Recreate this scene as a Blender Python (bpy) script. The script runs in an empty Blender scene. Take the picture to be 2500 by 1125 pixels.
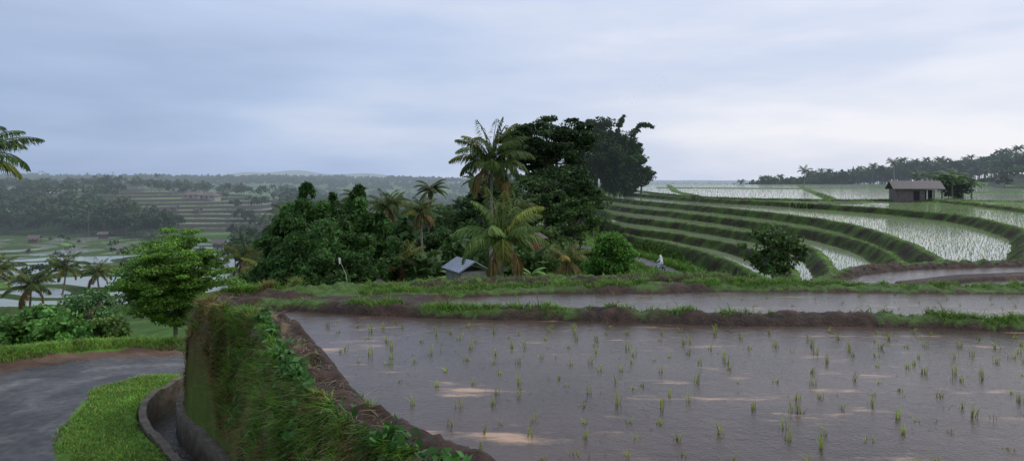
import bpy, math, numpy as np
from mathutils import Vector
rng=np.random.default_rng(7)
sc=bpy.context.scene
F=1629.0
def sm(a,b,x):
    t=np.clip((x-a)/(b-a),0,1); return t*t*(3-2*t)
_T=[np.random.default_rng(i).random((256,256)) for i in range(6)]
def vn(x,y,s=0):
    T=_T[s%6]; xf=np.floor(x); yf=np.floor(y); xi=xf.astype(int)&255; yi=yf.astype(int)&255
    u=x-xf; v=y-yf; u=u*u*(3-2*u); v=v*v*(3-2*v); x1=(xi+1)&255; y1=(yi+1)&255
    return 2*((T[xi,yi]*(1-u)+T[x1,yi]*u)*(1-v)+(T[xi,y1]*(1-u)+T[x1,y1]*u)*v)-1
def fbm(x,y,o=4,s=0):
    r=0;a=.5
    for i in range(o):
        r=r+a*vn(x*2**i+13.7*i,y*2**i+5.1*i,s+i); a*=.5
    return r
def catmull(P,n=5):
    P=np.array(P,float); Q=np.vstack([2*P[0]-P[1],P,2*P[-1]-P[-2]]); out=[]
    for i in range(1,len(Q)-2):
        for k in range(n):
            t=k/n
            out.append(.5*((2*Q[i])+(-Q[i-1]+Q[i+1])*t+(2*Q[i-1]-5*Q[i]+4*Q[i+1]-Q[i+2])*t*t+(-Q[i-1]+3*Q[i]-3*Q[i+1]+Q[i+2])*t**3))
    out.append(P[-1]); return np.array(out)
def pdist(x,y,P):
    """signed distance (left of travel +) and interpolated 3rd column"""
    best=np.full(x.shape,1e18); sg=np.ones(x.shape); zz=np.zeros(x.shape)
    for a,b in zip(P[:-1],P[1:]):
        dx,dy=b[0]-a[0],b[1]-a[1]; l2=dx*dx+dy*dy+1e-12
        t=np.clip(((x-a[0])*dx+(y-a[1])*dy)/l2,0,1)
        ex=x-a[0]-t*dx; ey=y-a[1]-t*dy; d=ex*ex+ey*ey
        m=d<best; best=np.where(m,d,best)
        sg=np.where(m,np.sign(dx*(y-a[1])-dy*(x-a[0])),sg)
        if len(a)>2: zz=np.where(m,a[2]+t*(b[2]-a[2]),zz)
    return np.sqrt(best)*sg,zz
def atz(px,py,z):   # image pixel + chosen level -> ground plan
    Y=-z*F/(py-430.0); return ((px-1250)/F*Y,Y)

# ---------------------------------------------------------------- terrain plan
TC=np.array([-.9,-.6,-.4,-.2,0,.2,.4,.6,.8,1.0])
ROWS=[(0.5,[-1.7]*10),(5,[-3.2]*10),(7,[-3.5]*10),(12,[-3.6]*10),
(16,[-4.6,-4.5,-4.4,-4.4,-4.4,-4.4,-4.4,-4.4,-4.2,-4]),
(20,[-6.5,-6.4,-6,-6,-6,-6,-6,-6,-5,-4.5]),
(30,[-10.5,-10,-9.3,-8.3,-8,-9,-9.5,-8.5,-7.5,-6.5]),
(40,[-13,-12.2,-11.3,-10,-9.6,-10.5,-11,-11,-10,-9]),
(60,[-16,-15.6,-14,-12,-11,-11,-11,-11,-11,-11]),
(90,[-19,-18.6,-17,-14,-12,-11.2,-11,-11,-11,-11]),
(130,[-21.5,-21.5,-20.5,-18,-14,-11.5,-11,-11,-11,-11]),
(180,[-24.5,-24.5,-24,-22,-18,-14,-11,-11,-9,-6]),
(280,[-29,-29,-29,-28,-25,-22,-14,-8,-3,1]),
(340,[-29,-27,-28,-32,-32,-30,-14,-6,-1,3]),
(400,[-21,-20,-21,-34,-36,-35,-11,-5,1,5]),
(500,[-13,-11,-15,-36,-40,-40,-14,-8,1,6]),
(600,[-12,-10,-16,-36,-42,-42,-26,-16,-6,4]),
(900,[-20,-20,-24,-34,-42,-42,-42,-30,-14,0]),
(1400,[-7,-8,-9,-11,-14,-30,-40,-35,-20,-5]),
(2500,[-22,-22,-22,-25,-30,-40,-45,-40,-30,-20]),
(7500,[-45]*10)]
RY=np.log([r[0] for r in ROWS]); RZ=np.array([r[1] for r in ROWS],float)
def base(x,y):
    yy=np.maximum(y,.5); t=x/np.maximum(y,4.)
    i=np.interp(np.log(yy),RY,np.arange(len(RY))); j=np.interp(t,TC,np.arange(len(TC)))
    i0=np.minimum(i.astype(int),len(RY)-2); j0=np.minimum(j.astype(int),len(TC)-2); u=i-i0; v=j-j0; v=v*v*(3-2*v)
    z=(RZ[i0,j0]*(1-u)+RZ[i0+1,j0]*u)*(1-v)+(RZ[i0,j0+1]*(1-u)+RZ[i0+1,j0+1]*u)*v
    z=z+sm(30,120,y)*1.4*fbm(x/45,y/45,3,1)+sm(350,900,y)*5*fbm(x/160,y/160,3,2)
    z=z+80*np.exp(-((t+.32)/.045)**2-((yy-5600)/500)**2)+70*np.exp(-((t+.40)/.05)**2-((yy-5700)/500)**2)+64*np.exp(-((t+.22)/.06)**2-((yy-5700)/500)**2)
    return z
CREST=catmull([(60,-4),(20,.2),(4,1.7),(1.5,2.8),(-.05,3.9),(-.8,4.6),(-1.5,5.4),(-2.05,6.3),(-2.55,7.3),(-3.05,8.3),(-3.5,9.0),(-4.2,9.45),(-4.5,10.0),(-4.2,10.8),(-2.6,11.8),(0,12.8),(3.7,13.1),(4.8,13.5),(6.2,14.5),(7.6,16.2),(10,18.2),(14,19),(20,19.3),(60,19)],4)
ROAD=catmull([(-4.2,1,-2.6),(-5.2,3.5,-3.3),(-6.3,6.4,-3.55),(-7.4,8.4,-3.6),(-8.2,10.3,-3.6),(-8.5,12.2,-3.75),(-8.0,14.2,-4.1),(-6.2,15.8,-4.6),(-3,16.8,-5.3),(2,20,-6.3),(7,30,-8.2),(12,44,-9.8),(17,56,-10.6),(20.3,67,-11),(17.9,78,-11),(16,90,-11),(8,112,-11.2),(0,135,-12),(-10,160,-16)],4)
CHAN=catmull([(-5.3,13.0),(-5.50,11.6),(-5.50,10.6),(-5.1,9.75),(-4.44,8.97),(-3.85,8.25),(-3.2,7.2),(-2.64,6.0),(-1.86,4.6)],6)
CW=.20
def b1(x): return np.interp(x,[-3.4,-3,.3,3,6.5,14,60],[10.15,10.0,9.45,9.25,8.85,8.4,6.5])+.05*np.sin(x*1.7)
def b2(x): return np.interp(x,[-3,-1.5,.5,3.7,8.8,15,60],[11.2,11.55,12.1,12.4,12.1,11.8,10.6])+.06*np.sin(x*1.3+1)
def C(z,pts,left,right):
    return catmull(left+[atz(a,b,z) for a,b in pts]+right,4)
CONT=[
(-9.4,C(-9.4,[(1530,575),(1650,600),(1750,630),(1810,655)],[(5,430),(18.5,160),(18,125)],[(22.3,58),(17,46),(11,36),(8,28)])),
(-8.5,C(-8.5,[(1490,547),(1650,572),(1800,602),(1900,640),(1935,680)],[(16,430),(20.5,180)],[(17,42),(12,31)])),
(-7.6,C(-7.6,[(1490,522),(1650,544),(1850,574),(1960,602),(2020,655)],[(26,430),(24,210)],[(19,40),(13,28)])),
(-6.7,C(-6.7,[(1485,500),(1650,519),(1850,544),(2000,567),(2120,600),(2190,642)],[(34,430),(28,250)],[(22,38),(15,27)])),
(-5.8,C(-5.8,[(1490,482),(1700,503),(1900,523),(2050,545),(2180,583),(2260,622),(2300,650)],[(40,430),(33,280)],[(22,34),(15,24)])),
(-5.0,C(-5.0,[(1480,466),(1680,483),(1900,494),(2100,506),(2300,523),(2430,545),(2500,572),(2500,605)],[(50,430),(40,300)],[(26,34),(19,25),(15,20)])),
(-4.65,C(-4.65,[(1560,466),(1700,480),(1900,486),(2060,488),(2200,488),(2330,493),(2500,512)],[(56,430),(46,290)],[(62,70),(55,48),(50,30)])),
]
def zz_(p): return atz(p[0],p[1],-4.65)
SUB=[np.array([(.235*340,340),(.245*200,200),zz_((1700,480))]),np.array([(.43*360,360),(.44*240,240),zz_((2030,487))]),
     np.array([(.22*262,262),(.42*245,245),(.6*255,255)]),np.array([(.58*370,370),(.585*220,220),(.60*150,150),zz_((2280,490))]),np.array([(.6*190,190),(.85*182,182)]),np.array([(.62*125,125),(.85*115,115)])]
HUT=(78.4,130.)
def terrain(x,y):
    sh=x.shape; x=x.ravel().astype(float); y=y.ravel().astype(float)
    L=base(x,y); n=len(x); kind=np.zeros(n,int); t=x/np.maximum(y,4)
    g1=fbm(x/9,y/9,4,3); g2=fbm(x/1.3,y/1.3,3,4)
    col=np.empty((n,3)); a=np.clip(.5+.9*g1,0,1)[:,None]
    col[:]=np.array([.04,.080,.018])*(1-a)+np.array([.085,.165,.026])*a
    for (mm,step,rw,wat) in ((sm(85,100,y)*(1-sm(300,325,y))*sm(.30,.36,-t),.55,.20,1),
                         (sm(335,350,y)*(1-sm(540,580,y))*sm(.345,.36,-t)*(1-sm(.60,.64,-t)),1.7,.34,2),
                         (sm(425,440,y)*(1-sm(560,590,y))*sm(.60,.64,-t),1.8,.3,3),
                         (sm(220,240,y)*(1-sm(400,430,y))*sm(.72,.74,t),1.0,.3,3)):
        idx=mm>0.01
        if not idx.any(): continue
        z=L[idx]+ (2.0*fbm(x[idx]/42,y[idx]/42,2,5) if wat==1 else .9*fbm(x[idx]/60,y[idx]/60,2,5))
        u=z/step; fl=np.floor(u); fr=u-fl
        zq=step*(fl+sm(0,rw,fr)); lip=sm(rw*.6,rw,fr)*(1-sm(rw+.06,rw+.12,fr))
        zq=zq+.2*lip; m=mm[idx]; L[idx]=L[idx]*(1-m)+zq*m
        ii=np.where(idx)[0]; flat=(fr>rw+.14)&(m>.97)
        r1=np.sin(fl*12.9)*.5+.5; fieldn=vn(x[idx]/22+fl*3.3,y[idx]/40,2)
        if wat==1:
            kind[ii[flat&(fieldn>-.58)]]=1
            col[ii[~flat]]=np.array([.045,.075,.022])
            gf=flat&(fieldn<=-.58); col[ii[gf]]=(np.array([.10,.19,.035])*(.7+.6*r1[:,None]))[gf]
        elif wat==2:
            col[ii[~flat]]=np.array([.040,.036,.025]); kk=flat
            col[ii[kk]]=(np.array([.13,.19,.06])+.08*(r1[kk,None]-.5))
            kind[ii[kk&(t[idx]>-.43)&(fieldn>-.2)]]=1
        else:
            col[ii[~flat]]=np.array([.035,.055,.02]); col[ii[flat]]=np.array([.11,.20,.035])
    w=np.where((x>-8)&(y>14)&(y<460)&(x<400))[0]
    if len(w):
        X=x[w];Y=y[w]; H=np.full(len(w),-11.3); S=[];W=[];Z=[-11.3]
        wob=.35*fbm(X/5,Y/5,2,1)*np.clip(Y/60,.5,2); jag=.10*fbm(X/.9,Y/.9,2,2)
        for z,P in CONT:
            s,_=pdist(X,Y,P); dz=z-Z[-1]; ww=.40+.75*dz; s=s+wob+jag
            H=H+dz*sm(-ww,0,s); H=H+.16*sm(-.1,.2,s)*(1-sm(.45,.75,s)); S.append(s);W.append(ww);Z.append(z)
        fade=sm(375,450,Y)*(1-sm(.45,.6,X/Y)); H=H*(1-fade)-26*fade
        wat=np.zeros(len(w),bool); ris=np.zeros(len(w),bool); lvl=np.zeros(len(w),int)
        for i in range(len(S)):
            up=S[i+1] if i+1<len(S) else np.full(len(w),-99.); uw=W[i+1] if i+1<len(S) else 0
            wat|=(S[i]>.70)&(up<-uw*.95); ris|=(S[i]>-W[i])&(S[i]<.05); lvl+=(S[i]>0)
        sd=np.full(len(w),99.)
        for P in SUB: sd=np.minimum(sd,np.abs(pdist(X,Y,P)[0]))
        on=(lvl>=6); H=H+np.where(on,.28*(1-sm(.5,1.0,sd)),0); wat&=~(on&(sd<1.1)); wat&=(fade<.02)
        hd=np.hypot(X-HUT[0],Y-HUT[1]); wat&=~(hd<6.5)
        bett=H>L[w]+.15
        L[w]=np.maximum(L[w],H); kind[w[wat&bett]]=1; 
        rb=ris&bett; rc=np.clip(.40+1.4*g2[w],0,1)[:,None]
        cr=np.array([.048,.085,.017])*rc+np.array([.026,.021,.013])*(1-rc)
        col[w[rb]]=cr[rb]; lip=bett&~ris&~wat; col[w[lip]]=(np.array([.085,.17,.026])*rc+np.array([.06,.10,.022])*(1-rc))[lip]
    R=np.where((y<170)&(np.abs(x)<40))[0]
    X=x[R];Y=y[R]; dr,zr=pdist(X,Y,ROAD); ad=np.abs(dr)
    L[R]=zr*(1-sm(1.5,3.6,ad))+L[R]*sm(1.5,3.6,ad)
    L[R]+=np.where((dr>0)&(Y<19),.28*sm(1.7,2.3,ad)*(1-sm(3.2,4.4,ad)),0)
    L[R]+=.05*sm(1.35,1.6,ad)*(1-sm(2.5,4,ad))
    edge=ad+.14*fbm(X/.5,Y/.5,3,2)
    g=np.clip(.5+1.2*fbm(X/.5,Y/.8,5,5),0,1)[:,None]
    asp=np.array([.038,.036,.035])*(1-g)+np.array([.092,.087,.083])*g
    asp=asp*(1+.7*np.exp(-((dr-.4)/.18)**2)[:,None]*(g>.45)+.5*np.exp(-((dr+.6)/.12)**2)[:,None]*(g>.5))
    nearg=np.array([.085,.16,.026]); nn=(Y<21)
    col[R[nn]]=nearg*(.7+.6*np.clip(.5+g2[R[nn]],0,1))[:,None]
    mudv=(edge<2.0+.3*vn(X/1.5,Y/1.5,1))&(dr>0)&(Y<21); col[R[mudv]]=(np.array([.10,.066,.047])*(.7+.6*g))[mudv]
    rr=edge<1.42; col[R[rr]]=asp[rr]; kind[R[(ad<3)&(kind[R]==1)]]=0; kind[R[rr]]=2
    q=np.where((y<26)&(x>-9)&(x<60)&(y>-6))[0]
    if len(q):
        X=x[q];Y=y[q]; d=-pdist(X,Y,CREST)[0]; 
        fn=fbm(X/.35,Y/.35,4,2); fm=fbm(X/1.1,Y/1.1,3,3); fh=fbm(X/.12,Y/.12,3,5)
        p3=sm(12.9,13.7,Y)*sm(3.6,5.0,X)
        zl=-1.84-.08*sm(11,12.3,Y)+.03*fm-.47*p3
        y1=Y-b1(X); y2=Y-b2(X)
        zi=np.where(y1<0,-2.07,np.where(y2<0,-2.14,-2.68))
        mudl=sm(-.6,-1.9,X)*(y1>0)*(y2<.3); zi=zi*(1-mudl)+(-1.96)*mudl
        z=zi+.012*fn
        lipf=1-sm(.30,.56,d+.1*fm)
        z=np.maximum(z,zi+(zl-.05*sm(0,.3,d)+.07*fn+.10*fh-zi)*lipf)
        B1=1-sm(.12,.34,np.abs(y1)+.09*fm+.07*fn+.06*fh); z=np.maximum(z,zi+((-1.885+.06*fn+.07*fh)-zi)*B1)
        B2=1-sm(.20,.48,np.abs(y2)+.10*fm+.05*fn+.06*fh); z=np.maximum(z,zi+((-1.99+.05*fn+.07*fh)-zi)*B2)
        P4=np.array([(9.1,15.4),(11,16.3),(14,17.0),(22,17.4)]); d4=np.abs(pdist(X,Y,P4)[0])
        B4=(1-sm(.2,.45,d4+.1*fm)); z=np.maximum(z,zi+(-2.44-zi)*B4)
        slope=np.where(Y<10.7,3.9,np.where(X>5,.8,1.3))
        zo=zl-slope*np.maximum(-d+.14*fm-.04,0)
        ch=np.abs(pdist(X,Y,CHAN)[0]); Lq=L[q].copy()
        inch=(ch<CW+.11)&(Y<13.2)
        Lq=Lq-.75*(1-sm(CW+.07,CW+.12,ch))*(Y<13.2); zo=np.where(inch,-9,zo)
        zz=np.where(d>0,z,np.maximum(Lq,zo)); 
        win=(d>0)|(zo>L[q]); L[q]=zz
        mud=np.array([.046,.027,.018])*(1+.6*fn[:,None]+.8*fh[:,None]); straw=np.array([.20,.145,.08]); gr=nearg
        c=np.tile(mud,(1,1))
        gm=sm(.05,.35,fm+.20+.3*(B2>.6)-.3*(Y<9.5)*(d<.6))*((B1>.7)|(B2>.6)|((d<.15)&(d>0)))
        c=c*(1-gm[:,None])+gr*gm[:,None]*.8
        sm_=(sm(.05,.45,fbm(X/.2,Y/.7,3,1)+.12)*(d>0)*(d<.24)*(Y>6)*(Y<10.3))[:,None]
        c=c*(1-sm_)+straw*sm_
        out=(d<=0)&(zo>Lq+.0); bc=np.clip(.4+1.2*fm,0,1)[:,None]
        c[out]=(np.array([.045,.060,.016])*bc+np.array([.085,.058,.028])*(1-bc))[out]
        col[q[win]]=c[win]; kind[q[win]]=3
    return L.reshape(sh),kind.reshape(sh),col.reshape(sh+(3,))
def gz(x,y): return float(terrain(np.array([x],float),np.array([y],float))[0][0])

# ---------------------------------------------------------------- materials
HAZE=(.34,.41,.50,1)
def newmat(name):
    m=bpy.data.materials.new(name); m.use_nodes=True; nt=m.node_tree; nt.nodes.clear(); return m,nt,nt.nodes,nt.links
def haze_out(nt,sh):  # aerial haze painted into the material: emission blended in with distance from origin
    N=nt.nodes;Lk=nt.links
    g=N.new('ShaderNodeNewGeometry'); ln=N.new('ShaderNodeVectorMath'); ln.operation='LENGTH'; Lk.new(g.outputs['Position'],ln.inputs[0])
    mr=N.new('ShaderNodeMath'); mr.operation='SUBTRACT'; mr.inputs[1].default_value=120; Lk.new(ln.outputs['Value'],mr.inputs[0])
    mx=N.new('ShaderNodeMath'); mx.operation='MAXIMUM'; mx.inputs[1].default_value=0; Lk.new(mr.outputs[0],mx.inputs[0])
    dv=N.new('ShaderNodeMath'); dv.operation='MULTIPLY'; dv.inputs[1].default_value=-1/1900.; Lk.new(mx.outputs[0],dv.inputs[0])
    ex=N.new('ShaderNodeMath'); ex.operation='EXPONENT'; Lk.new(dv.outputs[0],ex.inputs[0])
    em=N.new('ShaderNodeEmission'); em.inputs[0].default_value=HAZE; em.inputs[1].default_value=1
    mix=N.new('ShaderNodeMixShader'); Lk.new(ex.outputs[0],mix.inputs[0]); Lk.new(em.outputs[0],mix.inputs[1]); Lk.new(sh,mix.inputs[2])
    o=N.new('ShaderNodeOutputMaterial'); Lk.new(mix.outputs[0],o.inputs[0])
def noise(nt,scale,detail=4,vec=None,rough=.6):
    n=nt.nodes.new('ShaderNodeTexNoise'); n.inputs['Scale'].default_value=scale; n.inputs['Detail'].default_value=detail; n.inputs['Roughness'].default_value=rough
    if vec is None:
        g=nt.nodes.new('ShaderNodeNewGeometry'); vec=g.outputs['Position']
    nt.links.new(vec,n.inputs['Vector']); return n
def ramp(nt,src,stops):
    r=nt.nodes.new('ShaderNodeValToRGB'); nt.links.new(src,r.inputs[0]); e=r.color_ramp.elements
    while len(e)<len(stops): e.new(.5)
    for k,(p,c) in zip(e,stops): k.position=p; k.color=c if len(c)==4 else (*c,1)
    return r
def mulcol(nt,a,b,fac=1,mode='MULTIPLY'):
    m=nt.nodes.new('ShaderNodeMix'); m.data_type='RGBA'; m.blend_type=mode; m.inputs[0].default_value=fac
    nt.links.new(a,m.inputs[6]); nt.links.new(b,m.inputs[7])
    return m.outputs[2]
def attr_mat(name,rough=.85,nscale=6.,lo=.65,hi=1.35,bump=0.,bscale=20,trans=0.,spec=.3):
    m,nt,N,Lk=newmat(name)
    a=N.new('ShaderNodeAttribute'); a.attribute_name='col'
    n=noise(nt,nscale); r=ramp(nt,n.outputs['Fac'],[(.3,(lo/2,)*3),(.7,(hi/2,)*3)])
    c=mulcol(nt,a.outputs['Color'],r.outputs[0])
    sc2=N.new('ShaderNodeVectorMath'); sc2.operation='SCALE'; sc2.inputs['Scale'].default_value=2.0; Lk.new(c,sc2.inputs[0]); c=sc2.outputs[0]
    p=N.new('ShaderNodeBsdfPrincipled'); p.inputs['Roughness'].default_value=rough; p.inputs['Specular IOR Level'].default_value=spec; Lk.new(c,p.inputs['Base Color'])
    if bump>0:
        bn=noise(nt,bscale,6,rough=.7); b=N.new('ShaderNodeBump'); b.inputs['Strength'].default_value=1; b.inputs['Distance'].default_value=bump
        Lk.new(bn.outputs['Fac'],b.inputs['Height']); Lk.new(b.outputs[0],p.inputs['Normal'])
    sh=p.outputs[0]
    if trans>0:
        t=N.new('ShaderNodeBsdfTranslucent'); Lk.new(c,t.inputs[0]); mx=N.new('ShaderNodeMixShader'); mx.inputs[0].default_value=trans
        Lk.new(sh,mx.inputs[1]); Lk.new(t.outputs[0],mx.inputs[2]); sh=mx.outputs[0]
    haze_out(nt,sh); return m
def plain(name,c,rough=.7,var=.25,scale=5,metal=0,bump=0.01):
    m,nt,N,Lk=newmat(name); n=noise(nt,scale)
    r=ramp(nt,n.outputs['Fac'],[(.3,tuple(v*(1-var) for v in c)),(.7,tuple(min(1,v*(1+var)) for v in c))])
    p=N.new('ShaderNodeBsdfPrincipled'); p.inputs['Roughness'].default_value=rough; p.inputs['Metallic'].default_value=metal; Lk.new(r.outputs[0],p.inputs['Base Color'])
    b=N.new('ShaderNodeBump'); b.inputs['Distance'].default_value=bump; b.inputs['Strength'].default_value=.6; Lk.new(n.outputs['Fac'],b.inputs['Height']); Lk.new(b.outputs[0],p.inputs['Normal'])
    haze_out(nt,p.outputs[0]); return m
M_ground=attr_mat('ground_grass_soil',.9,1.2,.75,1.45,.03,6,spec=.15)
M_mud=attr_mat('wet_mud',.65,9,.6,1.5,.05,24,spec=.28)
M_asph=attr_mat('worn_wet_asphalt',.5,8,.45,1.55,.03,40,spec=.4)
M_leaf=attr_mat('foliage',.6,1.5,1.1,1.8,trans=.25,spec=.2)
M_grass=attr_mat('grass_blades',.5,3,.9,1.5,trans=.3,spec=.25)
M_bark=attr_mat('bark',.85,6,.6,1.3)
def water_mat(name,near,dark=False):
    m,nt,N,Lk=newmat(name)
    g=N.new('ShaderNodeNewGeometry'); mp=N.new('ShaderNodeMapping'); Lk.new(g.outputs['Position'],mp.inputs[0])
    p=N.new('ShaderNodeBsdfPrincipled'); p.inputs['IOR'].default_value=1.33; p.inputs['Specular IOR Level'].default_value=.5
    if near:
        mp.inputs['Scale'].default_value=(.85,2.9,1); mp.inputs['Rotation'].default_value=(0,0,.22)
        n=noise(nt,1.0,5,mp.outputs[0],.6)
        patch=ramp(nt,n.outputs['Fac'],[(.585,(0,0,0)),(.63,(.25,.25,.25)),(.70,(1,1,1))])
        n2=noise(nt,.8,5); base_=ramp(nt,n2.outputs['Fac'],[(.3,(.048,.034,.027)),(.7,(.098,.070,.055))])
        mx=N.new('ShaderNodeMix'); mx.data_type='RGBA'; Lk.new(patch.outputs[0],mx.inputs[0]); Lk.new(base_.outputs[0],mx.inputs[6]); mx.inputs[7].default_value=(.44,.28,.17,1)
        Lk.new(mx.outputs[2],p.inputs['Base Color'])
        p.inputs['Roughness'].default_value=.06
        b1_=noise(nt,7,4); b=N.new('ShaderNodeBump'); b.inputs['Distance'].default_value=.014; b.inputs['Strength'].default_value=.6
        Lk.new(b1_.outputs['Fac'],b.inputs['Height'])
        b2_=noise(nt,38,3); bb=N.new('ShaderNodeBump'); bb.inputs['Distance'].default_value=.006; bb.inputs['Strength'].default_value=.7
        Lk.new(b2_.outputs['Fac'],bb.inputs['Height']); Lk.new(b.outputs[0],bb.inputs['Normal']); Lk.new(bb.outputs[0],p.inputs['Normal'])
    else:
        n=noise(nt,.12,4); r=ramp(nt,n.outputs['Fac'],[(.35,(.05,.05,.045)),(.65,(.07,.07,.06))] if dark else [(.35,(.20,.20,.16)),(.65,(.26,.29,.19))]); Lk.new(r.outputs[0],p.inputs['Base Color'])
        p.inputs['Roughness'].default_value=.10
        if dark:
            b2_=noise(nt,14,3); bb=N.new('ShaderNodeBump'); bb.inputs['Distance'].default_value=.03; Lk.new(b2_.outputs['Fac'],bb.inputs['Height']); Lk.new(bb.outputs[0],p.inputs['Normal'])
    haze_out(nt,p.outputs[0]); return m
M_pw=water_mat('muddy_paddy_water',True); M_fw=water_mat('flooded_terrace_water',False)

# ---------------------------------------------------------------- mesh builder
class MB:
    def __init__(s): s.v=[];s.c=[];s.f=[];s.n=0
    def add(s,v,faces,col,mat=0):
        v=np.asarray(v,float).reshape(-1,3); faces=np.asarray(faces,int); 
        col=np.asarray(col,float); 
        if col.ndim==1: col=np.tile(col,(len(v),1))
        s.v.append(v); s.c.append(col); s.f.append((faces+s.n,mat)); s.n+=len(v)
    def build(s,name,mats,smooth=False,smooth_mats=None):
        me=bpy.data.meshes.new(name); V=np.vstack(s.v); Cc=np.vstack(s.c)
        me.vertices.add(len(V)); me.vertices.foreach_set('co',V.astype(np.float32).ravel())
        li=np.concatenate([f.ravel() for f,_ in s.f]); tot=np.concatenate([np.full(len(f),f.shape[1]) for f,_ in s.f])
        mi=np.concatenate([(m if isinstance(m,np.ndarray) else np.full(len(f),m)) for f,m in s.f])
        me.loops.add(len(li)); me.loops.foreach_set('vertex_index',li.astype(np.int32))
        me.polygons.add(len(tot)); st=np.concatenate([[0],np.cumsum(tot)[:-1]])
        me.polygons.foreach_set('loop_start',st.astype(np.int32)); me.polygons.foreach_set('loop_total',tot.astype(np.int32))
        me.polygons.foreach_set('material_index',mi.astype(np.int32))
        if smooth_mats is not None: sf=np.isin(mi,smooth_mats)
        else: sf=np.full(len(tot),smooth)
        me.polygons.foreach_set('use_smooth',sf)
        a=me.color_attributes.new('col','FLOAT_COLOR','POINT'); a.data.foreach_set('color',np.hstack([np.clip(Cc,0,1),np.ones((len(Cc),1))]).astype(np.float32).ravel())
        for m in mats: me.materials.append(m)
        me.update(calc_edges=True); me.validate()
        o=bpy.data.objects.new(name,me); sc.collection.objects.link(o); return o
def gridfaces(nr,nc):
    i=np.arange((nr-1)*(nc-1)); r=i//(nc-1); c=i%(nc-1); a=r*nc+c
    return np.stack([a,a+1,a+nc+1,a+nc],1)
def tube(B,pts,rad,col,mat=1,n=7):
    pts=np.array(pts,float); rad=np.broadcast_to(rad,(len(pts),)); T=np.gradient(pts,axis=0); T/=np.linalg.norm(T,axis=1)[:,None]+1e-9
    up=np.array([0.13,.07,1.]) if abs(T[0,2])<.8 else np.array([1.,.1,0]); 
    U=np.cross(T,up); U/=np.linalg.norm(U,axis=1)[:,None]; Vv=np.cross(T,U)
    a=np.linspace(0,2*np.pi,n,endpoint=False)
    v=pts[:,None]+rad[:,None,None]*(np.cos(a)[None,:,None]*U[:,None]+np.sin(a)[None,:,None]*Vv[:,None])
    f=[]
    for i in range(len(pts)-1):
        for k in range(n): f.append((i*n+k,i*n+(k+1)%n,(i+1)*n+(k+1)%n,(i+1)*n+k))
    B.add(v.reshape(-1,3),f,col,mat)
def blades(B,P,h,w,lean,col,mat=0):
    n=len(P)
    if n==0: return
    a=rng.random(n)*np.pi; s=np.stack([np.cos(a),np.sin(a),np.zeros(n)],1)*(w/2)[:,None]
    l3=np.hstack([lean,np.zeros((n,1))]); z=np.zeros((n,3)); z[:,2]=h
    mid=P+l3*.3+z*.6; tip=P+l3+z*.95
    V=np.stack([P-s,P+s,mid+s*.8,mid-s*.8,tip],1).reshape(-1,3); i=np.arange(n)*5
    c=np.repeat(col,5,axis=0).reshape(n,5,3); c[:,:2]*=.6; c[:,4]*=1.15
    c=c.reshape(-1,3)
    B.v.append(V);B.c.append(c); o=B.n; B.n+=len(V)
    B.f.append((np.stack([i,i+1,i+2,i+3],1)+o,mat)); B.f.append((np.stack([i+3,i+2,i+4],1)+o,mat))
def leaves(B,P,size,col,mat=0,up=.5,elong=1.7):
    n=len(P); d=rng.normal(size=(n,3)); d[:,2]-=.3; d/=np.linalg.norm(d,axis=1)[:,None]
    nn=rng.normal(size=(n,3)); nn[:,2]+=up*3; s=np.cross(d,nn); s/=np.linalg.norm(s,axis=1)[:,None]+1e-9
    sz=(size*(.6+.8*rng.random(n)))[:,None]
    V=np.stack([P-d*sz*elong*.5,P+s*sz*.5,P+d*sz*elong*.5,P-s*sz*.5],1).reshape(-1,3); i=np.arange(n)*4
    B.add(V,np.stack([i,i+1,i+2,i+3],1),np.repeat(col,4,axis=0),mat)
def vary(c,n,amt=.3,hue=.12):
    c=np.array(c); k=1+amt*(2*rng.random((n,1))-1); h=1+hue*(2*rng.random((n,3))-1); return c*k*h

# ---------------------------------------------------------------- terrain meshes
NX0,NX1,NY0,NY1=-14.,16.5,-3.,21.
gs=.042
xs=np.arange(NX0,NX1+gs,gs)
ys=np.arange(NY0,NY1+gs,gs)
GX,GY=np.meshgrid(xs,ys)
Z,K,Cc=terrain(GX,GY)
B=MB(); V=np.stack([GX,GY,Z],-1).reshape(-1,3)
fc=gridfaces(len(ys),len(xs)); kk=K.ravel()[fc[:,0]]; mm=np.where(kk==2,2,np.where(kk==3,3,np.where(kk==1,1,0)))
B.add(V,fc,Cc.reshape(-1,3),mm); B.build('near_ground',[M_ground,M_fw,M_asph,M_mud],smooth_mats=[0,2,3])
def ls(a,b,n): return np.exp(np.linspace(math.log(a),math.log(b),n,endpoint=False))
rr=np.concatenate([ls(12,30,60),ls(30,160,430),ls(160,620,330),ls(620,7400,80),[7400]])
an=np.radians(np.linspace(-64,64,1050))
A,R=np.meshgrid(an,rr); GX=R*np.sin(A); GY=R*np.cos(A)
Z,K,Cc=terrain(GX,GY); inb=(GX>NX0)&(GX<NX1)&(GY<NY1); Z=Z-.08*inb
V=np.stack([GX,GY,Z],-1).reshape(-1,3); fc=gridfaces(len(rr),len(an))
ib=((GX>NX0+.5)&(GX<NX1-.5)&(GY<NY1-.5)).ravel(); keep=~(ib[fc].all(1)); fc=fc[keep][:,::-1]
kv=K.ravel()[fc]; mm=np.where((kv==1).all(1),1,np.where(kv[:,0]==2,2,0))
B=MB(); B.add(V,fc,Cc.reshape(-1,3),mm); B.build('terraced_terrain',[M_ground,M_fw,M_asph],smooth_mats=[0,2])

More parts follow.
